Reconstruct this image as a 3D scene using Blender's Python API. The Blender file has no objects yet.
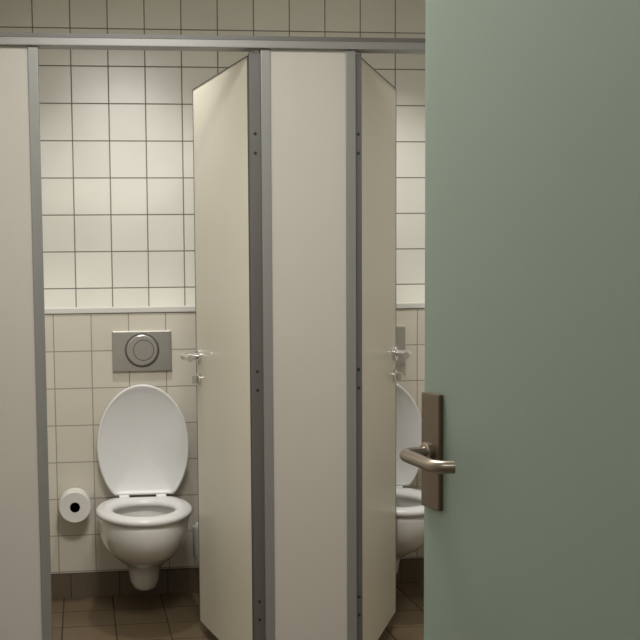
import bpy, bmesh, math
from mathutils import Matrix, Vector
sc=bpy.context.scene
P=.9885; A=.1512; HR=2.059; DW=1.354; DB=1.218; L=1.209; T=.15656
XL,XR,YF,ZC=-1.14,1.14,-2.85,2.66

# ---------------- materials ----------------
def newmat(name):
    m=bpy.data.materials.new(name); m.use_nodes=True
    nt=m.node_tree; return m,nt,nt.nodes['Principled BSDF']
def srgb(r,g,b):
    f=lambda c:(c/255/12.92) if c/255<=.04045 else ((c/255+.055)/1.055)**2.4
    return (f(r),f(g),f(b),1)
def plain(name,col,rough=.4,metal=0,noise=0,nscale=8,bump=0,bscale=300,coat=0,stretch=None):
    m,nt,b=newmat(name)
    b.inputs['Roughness'].default_value=rough; b.inputs['Metallic'].default_value=metal
    b.inputs['Coat Weight'].default_value=coat
    tc=nt.nodes.new('ShaderNodeTexCoord'); src=tc.outputs['Object']
    if stretch:
        mp=nt.nodes.new('ShaderNodeMapping'); mp.inputs['Scale'].default_value=stretch
        nt.links.new(src,mp.inputs['Vector']); src=mp.outputs['Vector']
    n=nt.nodes.new('ShaderNodeTexNoise'); n.inputs['Scale'].default_value=nscale; n.inputs['Detail'].default_value=4
    nt.links.new(src,n.inputs['Vector'])
    mx=nt.nodes.new('ShaderNodeMix'); mx.data_type='RGBA'
    mx.inputs['A'].default_value=tuple(c*(1-noise) for c in col[:3])+(1,)
    mx.inputs['B'].default_value=tuple(min(1,c*(1+noise)) for c in col[:3])+(1,)
    nt.links.new(n.outputs['Fac'],mx.inputs['Factor']); nt.links.new(mx.outputs['Result'],b.inputs['Base Color'])
    if bump:
        n2=nt.nodes.new('ShaderNodeTexNoise'); n2.inputs['Scale'].default_value=bscale
        nt.links.new(src,n2.inputs['Vector'])
        bp=nt.nodes.new('ShaderNodeBump'); bp.inputs['Strength'].default_value=bump; bp.inputs['Distance'].default_value=.001
        nt.links.new(n2.outputs['Fac'],bp.inputs['Height']); nt.links.new(bp.outputs['Normal'],b.inputs['Normal'])
    return m
def tiles(name,axes,off,size,mortar,c1,c2,cm,rough=.2,bump=.4,noise=.04,nscale=5):
    m,nt,b=newmat(name)
    tc=nt.nodes.new('ShaderNodeTexCoord'); sp=nt.nodes.new('ShaderNodeSeparateXYZ'); cb=nt.nodes.new('ShaderNodeCombineXYZ')
    nt.links.new(tc.outputs['Object'],sp.inputs[0])
    for i,a in enumerate(axes):
        ad=nt.nodes.new('ShaderNodeMath'); ad.operation='ADD'; ad.inputs[1].default_value=-off[i]+size*40
        nt.links.new(sp.outputs[a],ad.inputs[0]); nt.links.new(ad.outputs[0],cb.inputs[i])
    br=nt.nodes.new('ShaderNodeTexBrick'); br.offset=0; br.squash=1
    br.inputs['Scale'].default_value=1; br.inputs['Brick Width'].default_value=size; br.inputs['Row Height'].default_value=size
    br.inputs['Mortar Size'].default_value=mortar; br.inputs['Mortar Smooth'].default_value=.15; br.inputs['Bias'].default_value=0
    br.inputs['Color1'].default_value=c1; br.inputs['Color2'].default_value=c2; br.inputs['Mortar'].default_value=cm
    nt.links.new(cb.outputs[0],br.inputs['Vector'])
    n=nt.nodes.new('ShaderNodeTexNoise'); n.inputs['Scale'].default_value=nscale; n.inputs['Detail'].default_value=5
    nt.links.new(tc.outputs['Object'],n.inputs['Vector'])
    mr=nt.nodes.new('ShaderNodeMapRange'); mr.inputs['To Min'].default_value=1-noise*2; mr.inputs['To Max'].default_value=1
    nt.links.new(n.outputs['Fac'],mr.inputs['Value'])
    mx=nt.nodes.new('ShaderNodeMix'); mx.data_type='RGBA'; mx.blend_type='MULTIPLY'; mx.inputs['Factor'].default_value=1
    nt.links.new(br.outputs['Color'],mx.inputs['A']); nt.links.new(mr.outputs[0],mx.inputs['B'])
    nt.links.new(mx.outputs['Result'],b.inputs['Base Color'])
    r=nt.nodes.new('ShaderNodeMapRange'); r.inputs['To Min'].default_value=rough; r.inputs['To Max'].default_value=.85
    nt.links.new(br.outputs['Fac'],r.inputs['Value']); nt.links.new(r.outputs[0],b.inputs['Roughness'])
    bp=nt.nodes.new('ShaderNodeBump'); bp.invert=True; bp.inputs['Strength'].default_value=bump; bp.inputs['Distance'].default_value=.002
    nt.links.new(br.outputs['Fac'],bp.inputs['Height']); nt.links.new(bp.outputs['Normal'],b.inputs['Normal'])
    return m
TX,TZ=-.745,1.3146
W1=srgb(233,231,222);W2=srgb(226,224,215);GR=srgb(120,117,109)
m_wt=tiles('wall_tile_white',(0,2),(TX,TZ),T,.0026,W1,W2,GR,rough=.22)
m_wts=tiles('wall_tile_white_side',(1,2),(DW,TZ),T,.0026,W1,W2,GR,rough=.22)
m_bt=tiles('box_tile_cream',(0,2),(-.8407,L),T,.0022,srgb(230,223,209),srgb(223,216,202),srgb(164,156,143),rough=.25)
m_base=tiles('base_tile_brown',(0,2),(-.792,-.098),.206,.002,srgb(114,101,82),srgb(108,95,77),srgb(64,58,50),rough=.35,noise=.1,nscale=20)
m_fl=tiles('floor_tile_brown',(0,1),(-.617,DB-.206),.206,.003,srgb(118,101,77),srgb(107,91,69),srgb(56,49,40),rough=.32,noise=.12,nscale=14)
m_paint=plain('plaster_paint',srgb(190,186,178),.8,noise=.03,bump=.15)
m_ceil=plain('ceiling_paint',srgb(226,223,214),.85,noise=.02,bump=.1)
m_panel=plain('panel_laminate_grey',srgb(180,176,168),.42,noise=.025,nscale=3,bump=.12,bscale=500)
m_door=plain('door_laminate_cream',srgb(221,215,200),.38,noise=.02,nscale=3,bump=.1,bscale=500)
m_edge=plain('door_edge_dark',srgb(88,84,78),.5)
m_alu=plain('aluminium_satin',srgb(134,134,132),.42,metal=.35,noise=.05,nscale=12,stretch=(30,30,1))
m_aludk=plain('aluminium_dark',srgb(98,97,95),.5,metal=.4,noise=.05)
m_chrome=plain('chrome',srgb(225,225,225),.16,metal=1)
m_steel=plain('brushed_steel',srgb(208,206,200),.33,metal=.9,noise=.06,nscale=40,stretch=(1,1,40))
m_bronze=plain('handle_bronze',srgb(112,98,84),.38,metal=.75,noise=.05,nscale=20)
m_nickel=plain('lever_nickel',srgb(146,136,124),.3,metal=.9,noise=.04,nscale=20)
m_cer=plain('ceramic_white',srgb(232,231,227),.12,coat=.5)
m_seat=plain('seat_plastic_white',srgb(233,233,232),.28)
m_paper=plain('tissue_paper',srgb(235,233,227),.95,bump=.4,bscale=200)
m_card=plain('cardboard_core',srgb(140,120,98),.9)
m_black=plain('dark_gap',srgb(30,29,28),.7)
m_plast=plain('plastic_white',srgb(222,221,215),.35)
m_water=plain('bowl_water',srgb(150,155,155),.05)
m_glass,nt,b=newmat('frosted_glass_green')
b.inputs['Base Color'].default_value=srgb(163,177,168); b.inputs['Roughness'].default_value=.42
b.inputs['Specular IOR Level'].default_value=.35
tr=nt.nodes.new('ShaderNodeBsdfTranslucent'); tr.inputs['Color'].default_value=srgb(180,198,187)
ms=nt.nodes.new('ShaderNodeMixShader'); ms.inputs[0].default_value=.35
nt.links.new(b.outputs[0],ms.inputs[1]); nt.links.new(tr.outputs[0],ms.inputs[2])
nt.links.new(ms.outputs[0],nt.nodes['Material Output'].inputs['Surface'])
m_glow,nt,b=newmat('lamp_diffuser'); b.inputs['Emission Color'].default_value=(1,.95,.86,1); b.inputs['Emission Strength'].default_value=3

# ---------------- mesh helpers ----------------
def empty(name,loc=(0,0,0),rz=0,scale=(1,1,1)):
    e=bpy.data.objects.new(name,None); e.location=loc; e.rotation_euler=(0,0,rz); e.scale=scale; e.empty_display_size=.1
    sc.collection.objects.link(e); return e
def link(name,me,mat,parent=None,smooth=False):
    o=bpy.data.objects.new(name,me); sc.collection.objects.link(o)
    if mat: me.materials.append(mat)
    if parent: o.parent=parent
    if smooth:
        for p in me.polygons: p.use_smooth=True
    return o
def boxes(name,lst,mat,parent=None,bevel=0):
    bm=bmesh.new()
    for (x0,x1,y0,y1,z0,z1) in lst:
        r=bmesh.ops.create_cube(bm,size=1)
        for v in r['verts']:
            v.co=Vector(((x0+x1)/2+v.co.x*(x1-x0),(y0+y1)/2+v.co.y*(y1-y0),(z0+z1)/2+v.co.z*(z1-z0)))
    if bevel: bmesh.ops.bevel(bm,geom=bm.edges[:],offset=bevel,segments=2,affect='EDGES',profile=.7)
    me=bpy.data.meshes.new(name); bm.to_mesh(me); bm.free()
    return link(name,me,mat,parent)
def box(name,x0,x1,y0,y1,z0,z1,mat,parent=None,bevel=0): return boxes(name,[(x0,x1,y0,y1,z0,z1)],mat,parent,bevel)
def loft(name,rings,mat,parent=None,close=False,caps=True):
    bm=bmesh.new(); R=[[bm.verts.new(p) for p in r] for r in rings]; n=len(rings[0]); m=len(R)
    for i in range(m if close else m-1):
        a,b2=R[i],R[(i+1)%m]
        for j in range(n): bm.faces.new((a[j],a[(j+1)%n],b2[(j+1)%n],b2[j]))
    if caps and not close: bm.faces.new(R[0][::-1]); bm.faces.new(R[-1])
    bmesh.ops.recalc_face_normals(bm,faces=bm.faces[:])
    me=bpy.data.meshes.new(name); bm.to_mesh(me); bm.free()
    return link(name,me,mat,parent,True)
def revolve(name,prof,mat,parent=None,axis='Y',origin=(0,0,0),n=48):
    rings=[]
    for r,h in prof:
        ring=[]
        for k in range(n):
            t=2*math.pi*k/n; a,c=r*math.cos(t),r*math.sin(t)
            p={'Y':(a,h,c),'Z':(a,c,h),'X':(h,a,c)}[axis]
            ring.append((origin[0]+p[0],origin[1]+p[1],origin[2]+p[2]))
        rings.append(ring)
    o=loft(name,rings,mat,parent)
    md=o.modifiers.new('es','EDGE_SPLIT'); md.split_angle=math.radians(35)
    return o
def tube(name,pts,rad,mat,parent=None):
    cu=bpy.data.curves.new(name,'CURVE'); cu.dimensions='3D'; cu.bevel_depth=rad; cu.bevel_resolution=6; cu.use_fill_caps=True
    s=cu.splines.new('POLY'); s.points.add(len(pts)-1)
    for p,q in zip(s.points,pts): p.co=(*q,1)
    o=bpy.data.objects.new(name,cu); sc.collection.objects.link(o)
    dg=bpy.context.evaluated_depsgraph_get(); me=bpy.data.meshes.new_from_object(o.evaluated_get(dg)); bpy.data.objects.remove(o)
    return link(name,me,mat,parent,True)
def smoothpath(pts,r=.012,k=6):
    out=[Vector(pts[0])]
    for i in range(1,len(pts)-1):
        a,b2,c=Vector(pts[i-1]),Vector(pts[i]),Vector(pts[i+1])
        p=b2+(a-b2).normalized()*r; q=b2+(c-b2).normalized()*r
        for j in range(k+1):
            t=j/k; out.append(p*(1-t)**2+b2*2*t*(1-t)+q*t*t)
    out.append(Vector(pts[-1])); return out

# ---------------- room ----------------
box('floor',XL-.1,XR+.1,-4.6,DW+.1,-.08,0,m_fl)
box('ceiling',XL-.1,XR+.1,-4.6,DW+.1,ZC,ZC+.08,m_ceil)
box('wall_back',XL-.1,XR+.1,DW,DW+.1,0,ZC,m_wt)
box('wall_left',XL-.1,XL,-4.5,DW,0,ZC,m_wts)
box('wall_right',XR,XR+.1,-4.5,DW,0,ZC,m_wts)
DX0,DX1=-.98,-.02
boxes('wall_front',[(XL,DX0,YF-.1,YF,0,ZC),(DX1,XR,YF-.1,YF,0,ZC),(DX0,DX1,YF-.1,YF,2.18,ZC)],m_paint)
box('wall_entry',XL-.1,XR+.1,-4.6,-4.5,0,ZC,m_paint)
boxes('trim_1',[(DX0-.04,DX0+.012,YF-.115,YF+.012,0,2.18),(DX1-.012,DX1+.04,YF-.115,YF+.012,0,2.18),(DX0-.04,DX1+.04,YF-.115,YF+.012,2.17,2.22)],m_alu)
box('wall_prewall',XL,XR,DB,DW,0,L,m_bt)
box('trim_2',XL,XR,DB-.005,DW,L+.002,L+.025,m_plast,bevel=.003)
box('baseboard_back',XL,XR,DB-.009,DB,0,.108,m_base,bevel=.002)

# ---------------- cubicle partitions ----------------
cub=empty('front_partition')
ZB=.069
pw=.031
box('pilaster_panel_mid',-A+pw,A-pw,.006,.03,ZB,HR,m_panel,cub)
boxes('post_mid',[(-A,-A+pw,0,.045,ZB,HR),(A-pw,A,0,.045,ZB,HR)],m_alu,cub,bevel=.002)
boxes('floor_foot_mid',[(-A+.08,-A+.1,.01,.03,0,ZB),(A-.1,A-.08,.01,.03,0,ZB)],m_alu,cub)
for s,tag in((-1,'left'),(1,'right')):
    a,b2=sorted((s*(P-A),s*(P-A+pw))); c=s*(P-A+pw); d=s*(1.139)
    box('pilaster_panel_'+tag,min(c,d),max(c,d),.006,.03,ZB,HR,m_panel,cub)
    box('post_'+tag,a,b2,0,.045,ZB,HR,m_alu,cub,bevel=.002)
    box('floor_foot_'+tag,s*1.05-.01,s*1.05+.01,.01,.03,0,ZB,m_alu,cub)
boxes('top_rail',[(-1.139,1.139,-.012,.05,HR,HR+.036)],m_alu,cub,bevel=.003)
boxes('top_rail_lip',[(-1.139,1.139,-.014,-.011,HR+.024,HR+.036)],m_aludk,cub)
hx={-1:.186,1:.174}
for s,tag in((-1,'a'),(1,'b')):
    x0,x1=sorted((s*A,s*hx[s]))
    box('hinge_profile_'+tag,x0,x1,.014,.04,ZB,HR-.008,m_aludk,cub,bevel=.001)
    for i,z in enumerate((.24,.30,.99,1.05,1.74,1.80)):
        revolve('hinge_screw_%s%d'%(tag,i),[(.0001,.012),(.0045,.0115),(.005,.0145)],m_black,cub,'Y',((x0+x1)/2,0,z),16)
div=empty('divider_partition')
box('divider_panel',-.014,.014,.046,DB-.010,ZB,HR,m_panel,div)
boxes('divider_foot',[(-.01,.01,.5,.52,0,ZB),(-.01,.01,.9,.92,0,ZB)],m_alu,div)

def stall_door(hinge,free,zb):
    v=Vector(free)-Vector(hinge); w=v.length; rz=math.atan2(v.y,v.x)
    e=empty('stall_door',(hinge[0],hinge[1],0),rz)
    s=-1 if free[0]<0 else 1
    o=1 if s==-1 else -1
    def yy(a,b2): return tuple(sorted((o*a,o*b2)))
    zt=2.042
    y0,y1=yy(-.028,0)
    box('leaf',.002,w-.002,y0,y1,zb,zt,m_door,e,bevel=.0015)
    ya,yb=yy(-.029,.001)
    boxes('edge_band',[(w-.005,w,ya,yb,zb,zt),(0,.003,ya,yb,zb,zt),(0,w,ya,yb,zt-.001,zt+.003)],m_edge,e)
    hxp=w-.045; hz=1.061
    for q,tag in((1,'out'),(-1,'in')):
        base=0 if q==1 else -.028
        f=lambda d:o*(base+q*d)
        revolve('rose_'+tag,[(.0001,f(0)),(.028,f(0)),(.028,f(.009)),(.024,f(.012)),(.0001,f(.012))],m_chrome,e,'Y',(hxp,0,hz),32)
        pts=smoothpath([(hxp,f(.005),hz),(hxp,f(.062),hz),(hxp-.105,f(.064),hz)],.014)
        tube('lever_'+tag,pts,.0125,m_chrome,e)
        revolve('lock_rose_'+tag,[(.0001,f(0)),(.024,f(0)),(.024,f(.008)),(.020,f(.011)),(.0001,f(.011))],m_chrome,e,'Y',(hxp,0,hz-.085),32)
        box('thumb_turn_'+tag,hxp-.006,hxp+.006,min(f(.006),f(.03)),max(f(.006),f(.03)),hz-.100,hz-.070,m_chrome,e,bevel=.002)
    boxes('lock_case',[(w-.0005,w+.0015,y0+.005,y1-.005,hz-.13,hz+.06)],m_chrome,e)
    return e
stall_door((-.188,.035),(-.298,.67),.045)
stall_door((.176,.035),(.457,.613),.06)

# ---------------- toilets ----------------
N=64
def egg(w,yf,yb,z,nb=2.6,nf=2.0,pos=.55):
    yc=yb+(yf-yb)*pos*.85
    r=[]
    for k in range(N):
        t=2*math.pi*k/N; c,s=math.cos(t),math.sin(t)
        n=nf if c>=0 else nb
        x=w*math.copysign(abs(s)**(2/n),s)
        y=yc+((yf-yc) if c>=0 else (yb-yc)*1)*abs(c)**(2/n)
        r.append((x,y,z))
    return r
def cutegg(y0,yl,ww,z):
    r=[];yc=y0-.19*(yl/.43); back=.25*(yl/.43); fr=yl-.19*(yl/.43)
    for k in range(N):
        t=-math.pi+2*math.pi*k/N
        c,s=math.cos(t),math.sin(t)
        y=yc-fr*c if c>=0 else yc-back*c
        r.append((ww*s,min(y,y0),z))
    return r
def toilet(x):
    e=empty('toilet',(x,DB-.0145,0),-.03,(1.03,.985,1.03))
    R=[egg(.03,-.31,-.25,.27),egg(.07,-.37,-.19,.28),egg(.1,-.43,-.165,.33),egg(.122,-.475,-.15,.38),egg(.13,-.492,-.145,.402),
      egg(.14,-.508,-.13,.408),egg(.166,-.548,-.02,.408,4),egg(.175,-.561,-.004,.402,5),egg(.178,-.565,-.001,.385,5),
      egg(.176,-.561,-.001,.35,5),egg(.169,-.54,-.001,.31,4.5),egg(.153,-.495,-.001,.27,4),egg(.127,-.43,-.001,.235,3.5),egg(.099,-.36,-.001,.205,3),
      egg(.075,-.30,-.001,.18,3),egg(.065,-.27,-.001,.15,3),egg(.061,-.255,-.001,.11,3),egg(.054,-.24,-.003,.085,3),egg(.032,-.2,-.02,.074,3)]
    loft('bowl',R,m_cer,e)
    loft('water',[egg(.06,-.36,-.2,.2815),egg(.0605,-.361,-.199,.282)],m_water,e)
    prof=[(0,.412),(0,.424),(.12,.433),(.5,.437),(.88,.433),(1,.425),(1,.412)]
    rings=[]
    for s,z in prof:
        o=cutegg(-.085,.493,.186,z); i=egg(.121,-.492,-.180,z,2.2)
        i=i[N//2:]+i[:N//2]
        rings.append([(a[0]*(1-s)+b2[0]*s,a[1]*(1-s)+b2[1]*s,z) for a,b2 in zip(i,o)])
    loft('seat',rings,m_seat,e,close=True)
    lp=[(.90,-.004),(.955,.004),(.985,.006),(1,0),(.99,-.012),(.9,-.016)]
    rr=[]; base=cutegg(0,.45,.187,0); cy=-.2
    al=math.radians(4)
    up=Vector((0,math.sin(al),math.cos(al))); nn=Vector((0,-math.cos(al),math.sin(al)))
    for s,h in [(.001,-.004)]+lp+[(.001,-.018)]:
        ring=[]
        for p in base:
            q=Vector((p[0]*s,0,0))+up*(-(cy+(p[1]-cy)*s))+nn*h
            ring.append((q.x+.006,q.y-.075,q.z+.437))
        rr.append(ring)
    loft('lid',rr,m_seat,e)
    for s in(-1,1):
        revolve('hinge_%d'%s,[(.0001,-.02),(.012,-.02),(.012,.02),(.0001,.02)],m_seat,e,'X',(s*.075,-.078,.428),24)
    return e
for x in(-.483,.535): toilet(x)

def flush(x,z):
    e=empty('flush_plate',(x,DB,z),0,(1.03,1,1.03))
    box('plate',-.121,.121,-.014,0,-.083,.083,m_steel,e,bevel=.004)
    revolve('ring',[(.0705,-.013),(.0705,-.0165),(.064,-.0175),(.063,-.0135)],m_aludk,e,'Y',(.0,0,.004),64)
    revolve('button_large',[(.0001,-.0145),(.062,-.0135),(.062,-.018),(.059,-.0205),(.0001,-.0205)],m_steel,e,'Y',(0,0,.004),64)
    revolve('button_small_gap',[(.043,-.0200),(.043,-.0212),(.040,-.0212),(.040,-.0200)],m_aludk,e,'Y',(.006,0,.004),48)
for x in(-.473,.545): flush(x,1.0486)

def paper(x):
    e=empty('toilet_paper_roll',(x,DB,.412))
    revolve('tissue',[(.021,-.112),(.062,-.114),(.065,-.111),(.065,-.014),(.062,-.011),(.021,-.012),(.021,-.112)],m_paper,e,'Y',(0,0,0),64)
    revolve('core',[(.0205,-.113),(.0205,-.012),(.019,-.012),(.019,-.113),(.0205,-.113)],m_card,e,'Y',(0,0,0),32)
    revolve('spindle',[(.0001,-.104),(.006,-.104),(.008,-.1),(.008,-.003),(.0001,-.003)],m_steel,e,'Y',(0,0,-.010),32)
    revolve('wall_rose',[(.0001,-.007),(.02,-.007),(.023,-.005),(.023,0),(.0001,0)],m_chrome,e,'Y',(0,0,0),32)
for x in(-.7674,.2508): paper(x)
def brush(x):
    e=empty('lavatory_brush',(x,DB-.07,0))
    z=.165
    revolve('holder_cup',[(.0001,z),(.038,z),(.043,z+.02),(.045,z+.14),(.042,z+.142),(.040,z+.135),(.036,z+.02),(.0001,z+.015)],m_plast,e,'Z',(0,0,0),40)
    revolve('brush_handle',[(.0001,z+.03),(.008,z+.03),(.008,z+.29),(.011,z+.31),(.011,z+.37),(.006,z+.38),(.0001,z+.38)],m_plast,e,'Z',(0,0,0),24)
    revolve('brush_lid',[(.009,z+.143),(.036,z+.143),(.03,z+.152),(.009,z+.155)],m_plast,e,'Z',(0,0,0),32)
    box('wall_bracket',-.015,.015,.04,.07,z+.07,z+.11,m_chrome,e,bevel=.003)
for x in(-.2307,.787): brush(x)

# ---------------- glass entrance door ----------------
hg=Vector((-.0336,-2.826)); fr=Vector((-.2262,-1.947)); v=fr-hg; w=v.length
g=empty('glass_entrance_door',(hg.x,hg.y,0),math.atan2(v.y,v.x))
box('glass_pane',.0,w,-.005,.005,.012,2.15,m_glass,g,bevel=.0015)
hz=1.096; sx=w-.032
for o,tag in((1,'near'),(-1,'far')):
    y0,y1=sorted((o*.005,o*.013))
    box('lock_plate_'+tag,w-.054,w-.005,y0,y1,hz-.083,hz+.083,m_bronze,g,bevel=.003)
    revolve('neck_rose_'+tag,[(.0001,o*.012),(.015,o*.012),(.015,o*.020),(.012,o*.022),(.0001,o*.022)],m_nickel,g,'Y',(sx+.004,0,hz-.002),32)
    pts=smoothpath([(sx+.004,o*.013,hz-.002),(sx+.004,o*.056,hz-.002),(sx-.09,o*.058,hz-.006),(sx-.099,o*.034,hz-.006)],.016)
    tube('lever_'+tag,pts,.009,m_nickel,g)
for z in(.3,1.85):
    boxes('hinge_clamp_%d'%int(z*10),[(0,.06,-.016,-.005,z-.05,z+.05),(0,.06,.005,.016,z-.05,z+.05)],m_bronze,g,bevel=.002)
revolve('hinge_pin',[(.0001,.0),(.009,.0),(.009,2.168),(.0001,2.168)],m_alu,g,'Z',(-.006,0,0),16)

# ---------------- lights ----------------
def downlight(x,y,watt,ang,blend,col,rad=.05):
    e=empty('ceiling_downlight',(x,y,ZC))
    revolve('trim_ring',[(.045,-.001),(.065,-.001),(.065,-.008),(.047,-.010)],m_alu,e,'Z',(0,0,0),40)
    revolve('lens',[(.0001,-.002),(.045,-.002),(.045,-.004),(.0001,-.004)],m_glow,e,'Z',(0,0,0),32)
    l=bpy.data.lights.new('downlight_lamp','SPOT'); l.energy=watt; l.spot_size=math.radians(ang); l.spot_blend=blend; l.color=col; l.shadow_soft_size=rad
    o=bpy.data.objects.new('downlight_lamp',l); sc.collection.objects.link(o); o.parent=e; o.location=(0,0,-.03)
    return e
for x in(-.485,.53): downlight(x,.70,56,116,.8,(1,.985,.945),.05)
def added_fill(x,y,sx_,sy_,watt,col):  # invented out-of-view fill light with a plain box as its body
    e=empty('added_ceiling_fill',(x,y,ZC))
    box('fill_housing',-sx_/2-.02,sx_/2+.02,-sy_/2-.02,sy_/2+.02,-.03,-.001,m_alu,e,bevel=.003)
    l=bpy.data.lights.new('fill_lamp','AREA'); l.shape='RECTANGLE'; l.size=sx_; l.size_y=sy_; l.energy=watt; l.color=col
    o=bpy.data.objects.new('fill_lamp',l); sc.collection.objects.link(o); o.parent=e; o.location=(0,0,-.034)
added_fill(-.45,-1.4,.6,.6,43,(1,.975,.925))  # added fill to brighten the partition panels and upper back wall
added_fill(-.5,-3.9,.6,.6,12,(1,.98,.95))  # added fill behind the camera to brighten the glass door
wd=bpy.data.worlds.new('world'); sc.world=wd; wd.use_nodes=True
wd.node_tree.nodes['Background'].inputs[0].default_value=(.05,.05,.05,1)

# ---------------- camera ----------------
yaw,pitch,roll=.1209,.0808,-.01207
fx=Vector((math.sin(yaw)*math.cos(pitch),math.cos(yaw)*math.cos(pitch),-math.sin(pitch)))
r=Vector((math.cos(yaw),-math.sin(yaw),0)); u=r.cross(fx)
c,s=math.cos(roll),math.sin(roll)
r2=r*c+u*s; u2=u*c-r*s
M=Matrix((( r2.x,u2.x,-fx.x,-.7212),(r2.y,u2.y,-fx.y,-3.519),(r2.z,u2.z,-fx.z,1.343),(0,0,0,1)))
cam=bpy.data.cameras.new('camera'); co=bpy.data.objects.new('camera',cam); sc.collection.objects.link(co)
co.matrix_world=M; cam.sensor_width=36; cam.lens=1122/640*36; cam.shift_x=(320-219.1)/640; cam.shift_y=(371-320)/640
cam.clip_start=.02
sc.camera=co
sc.view_settings.view_transform='Standard'
